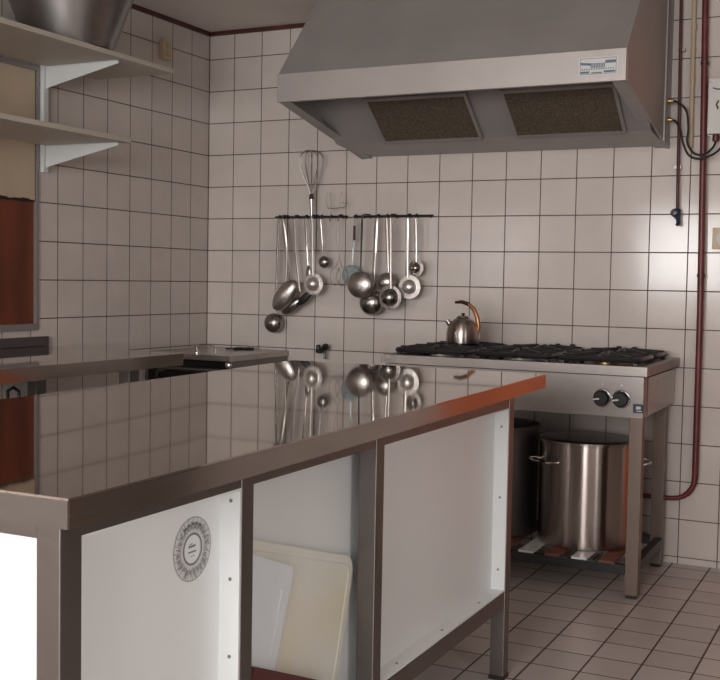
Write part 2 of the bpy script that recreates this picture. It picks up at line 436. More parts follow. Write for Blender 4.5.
# ------------------------------------------------------------------ left side table
ST = thing('side_table', 'low steel work table along the left wall under the hatch', 'work table', (.33, -1.7, 0))
SY0, SY1 = -2.24, -1.11
m = MB(); m.box(0.001, .65, SY0, SY1, .775, .82); tt = m.build('tabletop', 'top', ST, .0015)
m = MB(); m.box(.65, .6515, SY0, SY1, .775, .8175); m.build('edge_band', 'edge', tt)
box('backsplash', 'dark_slab', ST, 0.001, .016, SY0, SY1, .8205, .857, bevel=.002)
for (x0, y0) in ((.585, -1.395), (.03, -1.245), (.585, -2.2), (.03, -2.2)):
    box('leg', 'steel_d', ST, x0, x0 + .045, y0, y0 + .055, 0, .775, bevel=.002)
box('undershelf', 'steel_d', ST, .03, .63, -2.2, -1.19, .40, .42)
PN = thing('cooking_pan', 'black lidded pan on the undershelf of the left side table', 'pan', (.30, -1.60, .42))
m = MB(); m.lathe([(0, 0), (.105, 0), (.11, .01), (.112, .215), (.116, .22), (.108, .22), (.105, .02), (0, .015)], Matrix.Translation((.30, -1.60, .4205)), 28); m.build('body', 'iron', PN)
m = MB(); m.lathe([(.116, .221), (.11, .232), (.07, .247), (.02, .253), (0, .254)], Matrix.Translation((.30, -1.60, .4205)), 28); l = m.build('lid', 'black', PN)
m = MB(); m.tube([(.275, -1.6, .672), (.275, -1.6, .70), (.30, -1.6, .712), (.325, -1.6, .70), (.325, -1.6, .672)], .006); m.build('knob', 'black', l)

# ------------------------------------------------------------------ corner unit
CU = thing('sink_unit', 'low steel corner unit with dark open front between side table and tiled corner', 'sink unit', (.28, -.31, 0))
m = MB(); m.box(.002, .458, -.50, -.002, .742, .766); m.build('worktop', 'steel', CU, .0015)
box('side_panel', 'steel_d', CU, .442, .454, -.49, -.01, .06, .742)
box('side_panel', 'steel_d', CU, .01, .025, -.49, -.01, .06, .742)
box('dark_opening', 'black', CU, .025, .442, -.40, -.385, .06, .742)  # black sheet standing in for the shaded inside of the open front
m = MB(); m.tube([(.06, -.44, .60), (.06, -.48, .655), (.08, -.49, .685), (.13, -.495, .70), (.40, -.495, .70), (.44, -.49, .685)], .010, 10); m.build('front_bar', 'steel_d', CU)
for (x, z) in ((.445, .727), (.385, .672)):
    m = MB(); m.lathe([(.012, 0), (.014, .006), (.012, .016), (.006, .02), (0, .02)], axis_y(x, -.485, z), 16); m.build('front_knob', 'chrome', CU)
for x0 in (.02, .41):
    for y0 in (-.48, -.06): MB().box(x0, x0 + .03, y0, y0 + .03, 0, .06).build('foot', 'black', CU)
TP = thing('tap', 'small chrome tap with thin curved spout on the corner unit', 'tap', (.24, -.42, .77))
m = MB(); m.lathe([(.012, 0), (.012, .004), (.0075, .008), (.0075, .03), (.009, .034), (0, .037)], Matrix.Translation((.236, -.423, .7662)), 16); m.build('post', 'chrome', TP)
m = MB(); m.tube([(.238, -.42, .79)] + [(.285 + .047 * math.cos(a), -.42, .785 + .018 * math.sin(a)) for a in [PI - k * PI / 8 for k in range(1, 9)]] + [(.333, -.42, .7665)], .0022, 8); m.build('spout', 'wire', TP)
m = MB()
for cx, cyy in ((.262, -.125), (.298, -.100)):
    m.tube([(cx + .02 * math.cos(a), cyy + .028 * math.sin(a), .772) for a in [k * PI / 8 for k in range(16)]], .0055, 8, closed=True)
m.tube([(.215, -.165, .772), (.245, -.14, .772)], .004)
tag(m.build('ring_trivet', 'iron'), 'dark metal piece with two rings lying on the corner unit by the wall', 'trivet')
# gas cock on back wall
GC = thing('gas_cock', 'small black valve with round knob low on the back wall below the utensils', 'valve', (.66, 0, .78))
m = MB(); m.lathe([(.012, 0), (.012, .03), (.009, .034), (.009, .05)], axis_y(.632, 0, .772), 14); m.lathe([(.009, 0), (.011, .02), (.007, .03)], Matrix.Translation((.632, -.04, .772)), 12)
m.tube([(.632, -.04, .775), (.650, -.04, .785), (.668, -.042, .775), (.668, -.042, .738)], .0065, 8); m.build('body', 'black', GC)
m = MB(); m.lathe([(0, -.017), (.011, -.013), (.0175, 0), (.011, .013), (0, .017)], Matrix.Translation((.672, -.045, .793)), 18); m.build('knob', 'black', GC)

# ------------------------------------------------------------------ stove
SX0, SX1, SYF, SZ = 1.215, 2.224, -.612, .815
SV = thing('gas_stove', 'long steel gas stove on legs with black burner grates against the back wall', 'stove', (1.72, -.32, 0))
m = MB(); m.box(SX0, SX1, SYF, SYF + .045, .783, SZ); m.box(SX0, SX1, -.05, -.004, .783, SZ)
m.box(SX0, SX0 + .04, SYF + .045, -.05, .783, SZ); m.box(SX1 - .03, SX1, SYF + .045, -.05, .783, SZ); m.box(SX0 + .04, SX1 - .03, SYF + .045, -.05, .783, .793)
m.build('hob_top', 'stove', SV)
box('burner_tray', 'steel_d', SV, SX0 + .0405, SX1 - .0305, SYF + .0455, -.0505, .793, .795)
box('shadow_gap', 'black', SV, SX0 + .025, SX1 - .03, -.585, -.02, .765, .783)  # black filler drawn as the shadow gap between rim and control panel
m = MB(); m.box(SX0 + .01, SX1 - .013, -.600, -.585, .637, .779); m.box(SX0 + .01, SX1 - .03, -.585, -.55, .637, .645); m.box(SX1 - .025, SX1 - .013, -.585, -.535, .637, .779)
cp = m.build('control_panel', 'stove', SV)
m = MB(); m.box(SX1 - .027, SX1 - .015, -.51, -.01, .637, .772); m.build('side_panel', 'steel', SV)
m = MB(); m.box(SX0 + .012, SX0 + .024, -.585, -.01, .637, .772); m.build('side_panel', 'steel', SV)
box('rear_panel', 'steel_d', SV, SX0 + .024, SX1 - .027, -.02, -.008, .637, .772)
for (x0, y0) in ((2.165, -.598), (2.150, -.105), (1.25, -.598), (1.25, -.105)):
    lg = MB(); lg.box(x0, x0 + .046, y0, y0 + .046, .012, .637 if y0 < -.3 else .772)
    o = lg.build('leg', 'steel_leg', SV, .002)
    MB().box(x0 + .004, x0 + .04, y0 + .004, y0 + .04, 0, .012).build('foot', 'black', o)
# notch: legs stand just behind the control panel
m = MB(); m.box(1.279, 2.165, -.605, -.580, .085, .118); m.box(1.279, 2.150, -.095, -.07, .085, .118)
m.box(2.170, 2.20, -.566, -.105, .085, .118); m.box(1.24, 1.27, -.566, -.105, .085, .118)
m.build('shelf_frame', 'iron', SV)
for i in range(9):
    x = 1.285 + i * .0985
    o = box('shelf_slat', 'white' if i % 2 else 'slat_red', SV, x, x + .055, -.60, -.075, .118, .125)
for x in (2.069, 2.136):
    m = MB(); m.lathe([(.033, 0), (.031, .003)], axis_y(x, -.6, .700), 28); k0 = m.build('knob_ring', 'chrome', SV)
    m = MB(); m.lathe([(.028, .003), (.0285, .010), (.025, .024), (.022, .027), (0, .027)], axis_y(x, -.6, .700), 28)
    m.hexa([(x - .024, -.636, .693), (x + .024, -.636, .697), (x + .024, -.6, .697), (x - .024, -.6, .693), (x - .024, -.636, .701), (x + .024, -.636, .706), (x + .024, -.6, .706), (x - .024, -.6, .701)])
    k = m.build('knob', 'black', SV)
    m = MB(); m.hexa([(x - .024, -.6375, .694), (x - .002, -.6375, .697), (x - .002, -.636, .697), (x - .024, -.636, .694), (x - .024, -.6375, .699), (x - .002, -.6375, .703), (x - .002, -.636, .703), (x - .024, -.636, .699)]); m.build('pointer', 'grey_plastic', k)
    MB().box(x - .003, x + .003, -.6012, -.6, .745, .751).build('panel_mark', 'grey_plastic', cp)
m = MB(); m.box(2.178, 2.214, -.603, -.6, .655, .686); bd = m.build('badge', 'blue', SV)
m = MB(); m.box(2.188, 2.204, -.6036, -.603, .668, .678); m.box(2.191, 2.209, -.6036, -.603, .660, .6635); m.build('badge_mark', 'grey_plastic', bd)

def grate(x0, x1, y0, y1, zt):
    m = MB(); z0 = zt - .012; r = .006
    P = rrect(x0, x1, y0, y1, .02, 3)
    m.tube([(a, b, zt - .014) for a, b in P], .0105, 6, closed=True)
    cx, cyy = (x0 + x1) / 2, (y0 + y1) / 2
    for k in range(8):
        a = PI / 4 * k; dx, dy = math.cos(a), math.sin(a)
        t = min((x1 - cx) / abs(dx) if abs(dx) > .01 else 9, (y1 - cyy) / abs(dy) if abs(dy) > .01 else 9) * .97
        m.tube([(cx + dx * .035, cyy + dy * .035, zt + .002), (cx + dx * t, cyy + dy * t, zt - .008)], .008, 6)
    for a in (-.3, .3):
        m.tube([(x0, cyy + a * (y1 - y0), zt - .006), (x1, cyy + a * (y1 - y0), zt - .006)], .008, 6)
    for a, b in ((x0 + .01, y0 + .01), (x1 - .01, y0 + .01), (x0 + .01, y1 - .01), (x1 - .01, y1 - .01)): m.box(a - .008, a + .008, b - .008, b + .008, .795, zt - .004)
    return m
for ci in range(3):
    for ri in range(2):
        x0 = SX0 + .04 + ci * .322; x1 = x0 + .282; y0 = -.560 + ri * .262; y1 = y0 + .238
        grate(x0, x1, y0, y1, .846).build('burner_grate', 'iron', SV)
        m = MB(); cx, cyy = (x0 + x1) / 2, (y0 + y1) / 2
        m.lathe([(.055, 0), (.05, .012), (.04, .014), (.04, .02)], Matrix.Translation((cx, cyy, .795)), 24); bn = m.build('burner', 'brass' if ci == 2 else 'plate', SV)
        m = MB(); m.lathe([(.042, .020), (.042, .026), (.03, .029), (0, .029)], Matrix.Translation((cx, cyy, .795)), 24); m.build('burner_cap', 'iron' if ri else 'brass', bn)
for x in (1.738, 1.80, 1.989, 2.052):
    m = MB(); m.lathe([(.007, 0), (.007, .022), (.010, .025), (.010, .036), (0, .038)], Matrix.Translation((x, -.027, .8151)), 12); m.build('rear_stud', 'iron', SV)

# kettle
KX, KY, KZ = 1.428, -.30, .8505
KT = thing('kettle', 'small round steel kettle with copper-coloured handle on the stove grates', 'kettle', (KX, KY, KZ))
T = Matrix.Translation((KX, KY, KZ))
m = MB(); m.lathe([(0, 0), (.060, 0), (.065, .004), (.067, .02), (.066, .045), (.060, .071), (.046, .091), (.030, .101), (.026, .103)], T, 36); m.build('body', 'pot', KT)
m = MB(); m.lathe([(.027, .1035), (.024, .109), (.012, .113), (0, .114)], T, 28); ld = m.build('lid', 'pot', KT)
m = MB(); m.lathe([(.004, .1135), (.005, .116), (.009, .119), (.007, .122), (0, .123)], T, 14); m.build('knob', 'black', ld)
m = MB(); m.tube([(KX - .045, KY - .012, KZ + .068), (KX - .056, KY - .014, KZ + .084), (KX - .062, KY - .016, KZ + .093)], [.014, .011, .009], 12); m.build('spout', 'pot', KT)
hp = [(KX + .060, KY, KZ + .035), (KX + .066, KY, KZ + .07), (KX + .060, KY, KZ + .105), (KX + .045, KY, KZ + .138), (KX + .022, KY, KZ + .158), (KX - .008, KY, KZ + .167), (KX - .036, KY, KZ + .164)]
m = MB(); m.tube(hp[:6], [.006, .009, .009, .009, .008, .0065], 10); hd = m.build('handle', 'copper', KT)
m = MB(); m.tube(hp[4:], [.0085, .0075, .005], 10); m.build('grip', 'darkred', hd)

# stock pots
def stockpot(x, y, z, r, h, mat, label, hang, loops):
    t = thing('stock_pot', label, 'pot', (x, y, z)); T = Matrix.Translation((x, y, z))
    m = MB(); m.lathe([(0, 0), (r - .012, 0), (r - .003, .006), (r, .02), (r, h - .006), (r + .006, h - .004), (r + .006, h), (r - .006, h), (r - .006, .02), (0, .012)], T, 56); m.build('body', mat, t)
    if loops:
        m = MB(); m.lathe([(r + .008, h + .0005), (r + .008, h + .008), (r - .02, h + .012), (r - .05, h + .010), (0, h + .016)], T, 56); m.build('lid', 'tool_d', t)
    else:
        m = MB(); m.lathe([(r + .005, h + .0005), (r + .005, h + .006), (r - .02, h + .009), (0, h + .012)], T, 48); m.build('lid', mat, t)
    for a0 in hang:
        a0 = math.radians(a0); pts = []
        da = .36
        for s_, rr, dz in ((-1, r - .001, 0), (-1, r + .02, .004), (-.8, r + .045, .004), (0, r + .052, .004), (.8, r + .045, .004), (1, r + .02, .003), (1, r - .001, 0)):
            a = a0 + s_ * da; pts.append((x + rr * math.cos(a), y + rr * math.sin(a), z + h * .81 + dz))
        m = MB(); m.tube(pts, .0045, 8); m.build('handle', 'chrome', t)
    return t
stockpot(1.957, -.335, .1255, .180, .386, 'pot', 'large shiny steel stock pot with lid under the stove, right of the dull pot', (226, 6), True)
stockpot(1.566, -.325, .1255, .185, .418, 'alu', 'tall dull grey stock pot under the stove behind the island end', (200, ), False)

# ------------------------------------------------------------------ hood
HX0, HX1 = .818, 2.152
HD = thing('extractor_hood', 'wide grey steel extractor hood on the back wall above the stove', 'extractor hood', (1.485, -.37, 1.63))
ZT = 2.25; YT = -.742 + .867 * (ZT - 1.877)
m = MB(); m.prism([(-.742, 1.877), (YT, ZT), (YT + .018, ZT), (-.724, 1.877)], 0, HX0, HX1); m.build('front_slope', 'steel_h', HD, smooth=False)
m = MB(); m.box(HX0, HX1, -.748, -.730, 1.772, 1.879); lip = m.build('front_lip', 'steel_lip', HD, .002)
for (a, b) in ((HX0 - .001, HX0 + .010), (HX1 - .010, HX1 + .001)):
    m = MB(); m.prism([(-.730, 1.774), (-.730, 1.877), (YT + .012, ZT), (-.002, ZT), (-.002, 1.632)], 0, a, b); m.build('side_panel', 'steel_h', HD, smooth=False)
m = MB(); m.prism([(-.11, 1.65), (-.11, ZT - .002), (-.002, ZT - .002), (-.002, 1.632)], 0, HX1 + .001, HX1 + .006); m.build('side_flashing', 'steel_h', HD, smooth=False)
def slab(m, x0, x1, ya, za, yb, zb, th):
    d = Vector((yb - ya, zb - za)).normalized(); n = Vector((-d.y, d.x)) * th
    m.prism([(ya, za), (yb, zb), (yb + n.x, zb + n.y), (ya + n.x, za + n.y)], 0, x0, x1)
for (a, b) in ((HX0 + .010, HX0 + .05), (HX1 - .05, HX1 - .010)):
    m = MB(); slab(m, a, b, -.730, 1.773, -.002, 1.634, .004); m.build('bottom_flange', 'steel_h', HD, smooth=False)
m = MB()
slab(m, HX0 + .011, HX1 - .011, -.728, 1.869, -.497, 1.832, .004); slab(m, HX0 + .011, HX1 - .011, -.497, 1.832, -.275, 1.668, .004); slab(m, HX0 + .011, HX1 - .011, -.275, 1.668, -.003, 1.642, .004)
m.build('inner_baffle', 'steel_h', HD, smooth=False)
for (x0, x1) in ((1.060, 1.490), (1.625, 2.055)):
    m = MB(); f = .012
    def fs_(xa, xb, t0, t1, dd=.012):
        A = Vector((-.487, 1.817)); B = Vector((-.280, 1.664)); d = B - A
        p = A + d * t0; q = A + d * t1; n = Vector((d.y, -d.x)).normalized() * dd  # outward, down and to the front
        if n.y > 0: n = -n
        m.prism([tuple(p), tuple(q), tuple(q + n), tuple(p + n)], 0, xa, xb)
    fs_(x0, x1, 0, .06); fs_(x0, x1, .94, 1.); fs_(x0, x0 + f, .06, .94); fs_(x1 - f, x1, .06, .94)
    ff = m.build('filter', 'steel_lip', HD, smooth=False)
    m = MB(); fs_(x0 + f, x1 - f, .06, .94, .007); m.build('filter_mesh', 'filter', ff, smooth=False)
# rating plate with printed lines
m = MB(); m.box(1.992, 2.126, -.7495, -.748, 1.793, 1.855); pl = m.build('name_plate', 'plate', lip)
m = MB(); yq = -.7501
def q(x0, x1, z0, z1, sl=0.): m.add([(x0, yq, z0), (x1, yq, z0 + sl), (x1, yq, z1 + sl), (x0, yq, z1)], [(0, 1, 2, 3)])
for (a, b, c, d) in ((1.998, 2.120, 1.849, 1.8505), (1.998, 2.120, 1.797, 1.7985), (1.998, 1.9995, 1.797, 1.8505), (2.1185, 2.120, 1.797, 1.8505)): q(a, b, c, d)
q(2.000, 2.035, 1.830, 1.838, -.004); q(2.083, 2.118, 1.832, 1.842)
q(2.000, 2.030, 1.801, 1.808); q(2.078, 2.117, 1.801, 1.808); q(2.036, 2.072, 1.800, 1.804)
for i in range(9): q(2.034 + i * .0055, 2.0375 + i * .0055, 1.818, 1.834)
for i in range(14): q(2.003 + i * .0081, 2.0075 + i * .0081, 1.8125, 1.8165)
m.build('plate_print', 'blue_print', HD, smooth=False)

# ------------------------------------------------------------------ pipes and electrics on the back wall
G = 'painted pipes on the back wall right of the hood'
PT = thing('wall_pipe', 'thin dark red pipe between the hood and beige conduit, ending in a valve', 'pipe', (2.195, -.03, 1.38))
m = MB(); m.tube([(2.188, -.03, 2.254), (2.195, -.03, 1.8), (2.200, -.03, 1.395)], .0062, 10); m.build('pipe', 'pipe_dark', PT)
for z in (2.0, 1.55): MB().box(2.182, 2.208, -.024, 0, z, z + .012).build('pipe_clip', 'wire', PT)
V = m = MB(); m.lathe([(.010, 0), (.013, .01), (.013, .035), (.009, .04)], Matrix.Translation((2.200, -.03, 1.356)), 14); m.lathe([(0, 0), (.014, .002), (.017, .012), (.010, .026), (0, .028)], axis_y(2.195, -.04, 1.378), 14)
m.tube([(2.203, -.03, 1.36), (2.207, -.035, 1.34), (2.203, -.04, 1.332)], .008, 8); m.build('valve', 'blue', PT)
m = MB(); m.tube([(2.236, -.02, 2.254), (2.241, -.02, 1.63)], .0085, 10)
for z in (1.72, 1.88, 2.08): m.lathe([(.0105, 0), (.0105, .02)], Matrix.Translation((2.2385, -.02, z)), 12)
m.box(2.23, 2.248, -.0115, -.001, 1.66, 1.675); m.box(2.23, 2.248, -.0115, -.001, 2.0, 2.015)
tag(m.build('conduit', 'pipe_beige'), 'beige vertical conduit between thin dark pipe and thick red pipe', 'conduit')
TPp = thing('wall_pipe', 'thick red-brown pipe running down the wall and bending left behind stove', 'pipe', (2.28, -.035, .26))
el = [(2.279, -.035, 2.254), (2.291, -.035, 1.6), (2.300, -.035, 1.0), (2.302, -.035, .36)]
for k in range(1, 7):
    a = PI / 2 * k / 6; el.append((2.302 - .085 + .085 * math.cos(a), -.035, .352 - .088 * math.sin(a)))
el.append((2.05, -.035, .262))
m = MB(); m.tube(el, [.0125] * 4 + [.0110] * 3 + [.0095] * 4, 14); m.build('pipe', 'pipe_red', TPp)
for z, px in ((1.13, 2.298), (1.94, 2.285)):
    m = MB(); m.lathe([(.0155, 0), (.0155, .014)], Matrix.Translation((px, -.035, z)), 16)
    m.box(px - .007, px + .007, -.022, 0, z + .002, z + .012); m.build('pipe_clip', 'pipe_dark', TPp)
JB = thing('junction_box', 'light grey wall box with black markings at the right edge by the pipes', 'junction box', (2.365, -.03, 1.67))
m = MB(); m.box(2.305, 2.425, -.055, -.001, 1.675, 1.885); m.build('housing', 'grey_plastic', JB, .004)
m = MB(); m.box(2.300, 2.430, -.014, -.001, 1.672, 1.888)
for x in (2.3115,):
    for z in (1.69, 1.87): m.lathe([(.004, 0), (.004, .002), (0, .002)], axis_y(x, -.0552, z), 8)
m.build('rim', 'wire', JB)
m = MB(); m.lathe([(.013, 0), (.013, .022), (.010, .024)], Matrix.Translation((2.335, -.03, 1.650)), 14); m.build('cable_gland', 'pipe_red', JB)
m = MB(); m.lathe([(.013, 0), (.013, .022), (.010, .024)], Matrix.Translation((2.372, -.03, 1.650)), 14); m.build('cable_gland', 'pipe_red', JB)
m = MB(); m.ribbon([(2.322, 1.848), (2.338, 1.842), (2.36, 1.842)], .005, -.0556, .0008); m.build('marking', 'black', JB)
m = MB(); m.ribbon([(2.345, 1.80), (2.337, 1.785), (2.343, 1.768)], .007, -.0556, .0008); m.build('marking', 'black', JB)
m = MB(); m.ribbon([(2.365, 1.80), (2.36, 1.785), (2.366, 1.768)], .005, -.0556, .0008); m.build('marking', 'black', JB)
def bez(pts, n=6):
    out = []
    P = [Vector(p) for p in pts]
    for i in range(len(P) - 1):
        a = P[max(0, i - 1)]; b = P[i]; c = P[i + 1]; d = P[min(len(P) - 1, i + 2)]
        for k in range(n):
            t = k / n; out.append(.5 * ((2 * b) + (c - a) * t + (2 * a - 5 * b + 4 * c - d) * t * t + (3 * b - a - 3 * c + d) * t ** 3))
    out.append(P[-1]); return out
for z0, path, lab in ((1.806, [(2.162, -.065, 1.806), (2.195, -.065, 1.800), (2.228, -.066, 1.765), (2.238, -.066, 1.70), (2.236, -.066, 1.645), (2.262, -.068, 1.603), (2.30, -.066, 1.597), (2.328, -.045, 1.625), (2.335, -.03, 1.650)], 'upper black cable looping from hood side to the grey box'),
                  (1.734, [(2.162, -.065, 1.734), (2.188, -.065, 1.728), (2.208, -.070, 1.695), (2.222, -.072, 1.64), (2.245, -.076, 1.595), (2.285, -.078, 1.580), (2.335, -.065, 1.598), (2.362, -.04, 1.63), (2.372, -.03, 1.650)], 'lower black cable looping from hood side to the grey box')):
    CB = thing('power_cable', lab, 'cable', path[0], 'black cables by the hood')
    m = MB(); m.tube(bez(path), .0042, 8); m.build('cable', 'blackr', CB)
    m = MB(); m.lathe([(.009, 0), (.009, .012), (.0065, .02)], axis_x(2.1585, path[0][1], z0), 12); m.build('gland', 'brass', CB)
SK = thing('wall_socket', 'beige wall socket at the right edge below the grey box', 'socket', (2.375, -.01, 1.28))
m = MB(); m.box(2.332, 2.414, -.014, -.001, 1.24, 1.322); m.build('cover', 'beige', SK, .004)
m = MB(); m.lathe([(.026, 0), (.026, .001), (.022, .001), (0, .001)], axis_y(2.373, -.014, 1.281), 20); m.build('insert', 'grey_plastic', SK)
SK = thing('wall_socket', 'small beige double socket high on the left wall near the corner', 'socket', (.01, -.365, 2.1))
m = MB(); m.box(.001, .028, -.398, -.335, 2.06, 2.145); m.build('cover', 'beige', SK, .004)
for z in (2.083, 2.122):
    m = MB(); m.lathe([(.015, 0), (.015, .003), (.011, .003), (0, .001)], axis_x(.028, -.3665, z), 18); m.build('insert', 'pipe_beige', SK)

# ------------------------------------------------------------------ shelves
def shelf(z0, z1, yend, lab):
    t = thing('wall_shelf', lab, 'shelf', (.2, yend - .8, z0), 'cream shelves on the left wall')
    box('board', 'shelf', t, .022, .40, -2.5, yend, z0, z1, bevel=.002)
    for yb in (-1.135, -1.98):
        m = MB(); z = z0 - .001
        m.prism([(.022, z), (.368, z), (.368, z - .010), (.04, z - .078), (.022, z - .085)], 1, yb - .002, yb + .002)
        m.box(.022, .368, yb - .008, yb + .008, z - .003, z)
        m.build('bracket', 'bracket', t, smooth=False)
    return t
shelf(1.893, 1.911, -.835, 'upper cream wall shelf on the left, carrying the large metal vessel')
shelf(1.592, 1.610, -1.10, 'lower cream wall shelf on the left, empty, above the hatch opening')
for yb in (-1.135,):
    m = MB(); m.box(.001, .021, yb - .012, yb + .012, 1.49, 1.905)
    o = m.build('shelf_rail', 'bracket')
    tag(o, 'white vertical bracket rail right of the tan blind' if yb > -1.5 else 'white vertical bracket rail at the left edge, in front of tan blind', 'rail')
BC = (.238, -1.25)
BV = thing('metal_vessel', 'large tapered steel vessel standing on the upper shelf at top left', 'bowl', (*BC, 1.9115))
pr = [(0, 0), (.143, 0), (.148, .004)]
for k in range(10):
    z = .006 + k * .020; r = .151 + .385 * z
    pr += [(r, z), (r + .0012, z + .010)]
pr += [(.231, .207), (.235, .211), (.234, .216), (.226, .212), (.224, .2), (.148, .02), (0, .008)]
m = MB(); m.lathe(pr, Matrix.Translation((*BC, 1.9115)), 64); m.build('body', 'vessel', BV)

# ------------------------------------------------------------------ utensil rails and utensils
YRL = -.05; ZR = 1.378
for (a, b, lab) in ((.405, .775, 'left dark utensil rail on the tiled back wall'), (.805, 1.185, 'right dark utensil rail on the tiled back wall')):
    t = thing('utensil_rail', lab, 'rail', ((a + b) / 2, -.02, ZR))
    m = MB(); m.tube([(a, YRL, ZR), (b, YRL, ZR)], .0045, 10); m.build('rod', 'iron', t)
    for x in (a + .03, (a + b) / 2, b - .03):
        m = MB(); m.tube([(x, YRL, ZR), (x, -.001, ZR)], .0035, 8); m.lathe([(.007, 0), (.007, .003)], axis_y(x, 0, ZR), 12); m.build('bracket', 'iron', t)
def hook(m, x, y):
    c = [(x, y, ZR - .022), (x, y, ZR)] + [(x, YRL + (y - YRL) * math.cos(a) if math.cos(a) > 0 else YRL - .0072 * math.cos(a), ZR + .0072 * math.sin(a)) for a in (PI * .25, PI * .5, PI * .75, PI)] + [(x, YRL + .0075, ZR - .010)]
    m.tube(c, .0028, 8)
GU = 'steel kitchen utensils hanging on the wall rails'
def bowl_prof(r, d, fl=0., th=.0022, n=9):
    """opening at z=0 facing +z, bottom at -d; fl = flange width"""
    out = [(0, -d)] + [(r * math.sin(a), -d * math.cos(a)) for a in [PI / 2 * k / n for k in range(1, n)]] + [(r, 0)]
    if fl: out += [(r + fl, .001), (r + fl, .003)]
    inn = [(r - th, .002 if not fl else .003)] + [((r - th) * math.sin(a), -(d - th) * math.cos(a)) for a in [PI / 2 * k / n for k in range(n - 1, 0, -1)]] + [(0, -(d - th))]
    return out + inn
def utensil(kind, label, cat, top, neck, bowl, r, style, y, hw=.012, mat='tool', hmat=None, fl=0., d=None, ang=0., sx=1., sy=1., curve=0.):
    t = thing(kind, label, cat, (top[0], y, ZR), GU)
    hm = hmat or mat; m = MB()
    x0, x1 = top[0], neck[0]; z0, z1 = ZR - .012, neck[1]
    pts = [(x0 + (x1 - x0) * s + curve * math.sin(PI * s), z0 + (z1 - z0) * s) for s in [k / 8 for k in range(9)]]
    m.ribbon(pts, [hw * .9] + [hw * 1.3 * (1.15 - .5 * k / 8) for k in range(1, 9)], y, .007)
    m.build('handle', hm, t)
    m = MB(); hook(m, x0, y); m.build('hook', 'iron', t)
    d = d if d else r * .8; bx, bz = bowl; m = MB()
    if style == 'back':      # convex side towards the room
        Mx = Matrix.Translation((bx, y + .004, bz)) @ Matrix.Rotation(ang, 4, 'Y') @ Matrix.Rotation(-PI / 2, 4, 'X')
        d = min(d, .06)
    elif style == 'front':   # open side towards the room
        Mx = Matrix.Translation((bx, y - .002, bz)) @ Matrix.Rotation(ang, 4, 'Y') @ Matrix.Rotation(PI / 2, 4, 'X')
        d = min(d, abs(y) - .006)
    elif style == 'down':    # opening tilted up and outward
        Mx = Matrix.Translation((bx, y - r, bz)) @ Matrix.Rotation(math.radians(28), 4, 'X')
        # opening faces up; tipped towards the room
    if kind == 'ladle' and style == 'down':
        m2 = MB(); m2.tube([(neck[0], y, neck[1] + .01), (bx, y - .003, bz + .004)], .004, 8); m2.build('neck', hm, t)
    m.lathe(bowl_prof(r, d, fl), Mx, 30, sx, sy)
    if style in ('back',):
        pass
    m.build('bowl', mat, t)
    return t
utensil('ladle', 'leftmost ladle, its round grey bowl hanging lowest of all utensils', 'ladle', (.429, 0), (.418, .925), (.408, .893), .046, 'back', -.064, .010, 'tool_d')
utensil('serving_spoon', 'large serving spoon with long oval tilted bowl, third utensil from left', 'spoon', (.471, 0), (.490, 1.075), (.486, 1.022), .053, 'back', -.100, .014, 'tool', ang=math.radians(40), sx=.85, sy=1.62, d=.028, curve=.012)
utensil('serving_spoon', 'darker serving spoon half hidden beneath the long oval serving spoon', 'spoon', (.449, 0), (.505, 1.00), (.505, .975), .046, 'back', -.066, .010, 'tool_d', ang=math.radians(55), sx=.62, sy=1.35, d=.024)
utensil('skimmer', 'black narrow skimmer head hanging behind the left white-rimmed ladle', 'skimmer', (.524, 0), (.560, 1.04), (.583, 1.012), .032, 'back', -.088, .012, 'iron', 'tool', ang=math.radians(48), sx=.55, sy=1.5, d=.012, curve=-.006)
utensil('spatula', 'thin plain spatula between long oval spoon and white-rimmed ladle', 'spatula', (.570, 0), (.588, 1.16), (.590, 1.125), .016, 'back', -.068, .008, 'tool_d', sx=.8, sy=2.0, d=.006)
utensil('ladle', 'white-rimmed ladle under the tall whisk, left group', 'ladle', (.626, 0), (.634, 1.112), (.635, 1.076), .031, 'back', -.106, .011, 'tool_b', fl=.017, d=.030)
utensil('tea_strainer', 'small round strainer hanging high beside the whisk handle', 'strainer', (.647, 0), (.664, 1.20), (.666, 1.175), .027, 'back', -.064, .006, 'tool_d', d=.02)
utensil('plastic_ladle', 'pale blue plastic ladle with short dark red grip', 'ladle', (.817, 0), (.806, 1.155), (.802, 1.119), .045, 'back', -.060, .008, 'plastic_lid', 'plastic_lid', d=.025)
o = MB().box(.8115, .8245, -.067, -.0615, 1.272, 1.337).build('grip', 'darkred', bpy.data.objects['plastic_ladle'], .002)
utensil('serving_spoon', 'wide round serving spoon overlapping the pale blue plastic ladle', 'spoon', (.884, 0), (.880, 1.13), (.880, 1.077), .060, 'back', -.124, .008, 'tool', 'iron', d=.03, sx=1.05)
utensil('ladle', 'large dark ladle hanging lowest in the right group', 'ladle', (.930, 0), (.917, 1.03), (.912, .999), .057, 'back', -.074, .014, 'tool_d', 'tool', d=.045)
utensil('ladle', 'medium ladle with bright round back, in the middle of the right group', 'ladle', (.972, 0), (.986, 1.128), (.978, 1.091), .042, 'back', -.066, .011, 'tool', d=.036, sx=1.15)
utensil('ladle', 'wide-rimmed dark ladle hanging just left below the pale-rimmed ladle, right group', 'ladle', (1.008, 0), (1.016, 1.062), (1.012, 1.024), .038, 'back', -.104, .012, 'tool_d', 'tool', fl=.015, d=.034)
utensil('ladle', 'pale-rimmed ladle below the small rimmed ladle at the right end', 'ladle', (1.079, 0), (1.084, 1.108), (1.093, 1.071), .032, 'back', -.082, .013, 'tool_b', fl=.019, d=.030)
utensil('ladle', 'smallest rimmed ladle, rightmost and highest in the right group', 'ladle', (1.110, 0), (1.118, 1.18), (1.115, 1.153), .021, 'back', -.066, .009, 'tool_d', 'tool', fl=.014, d=.022)
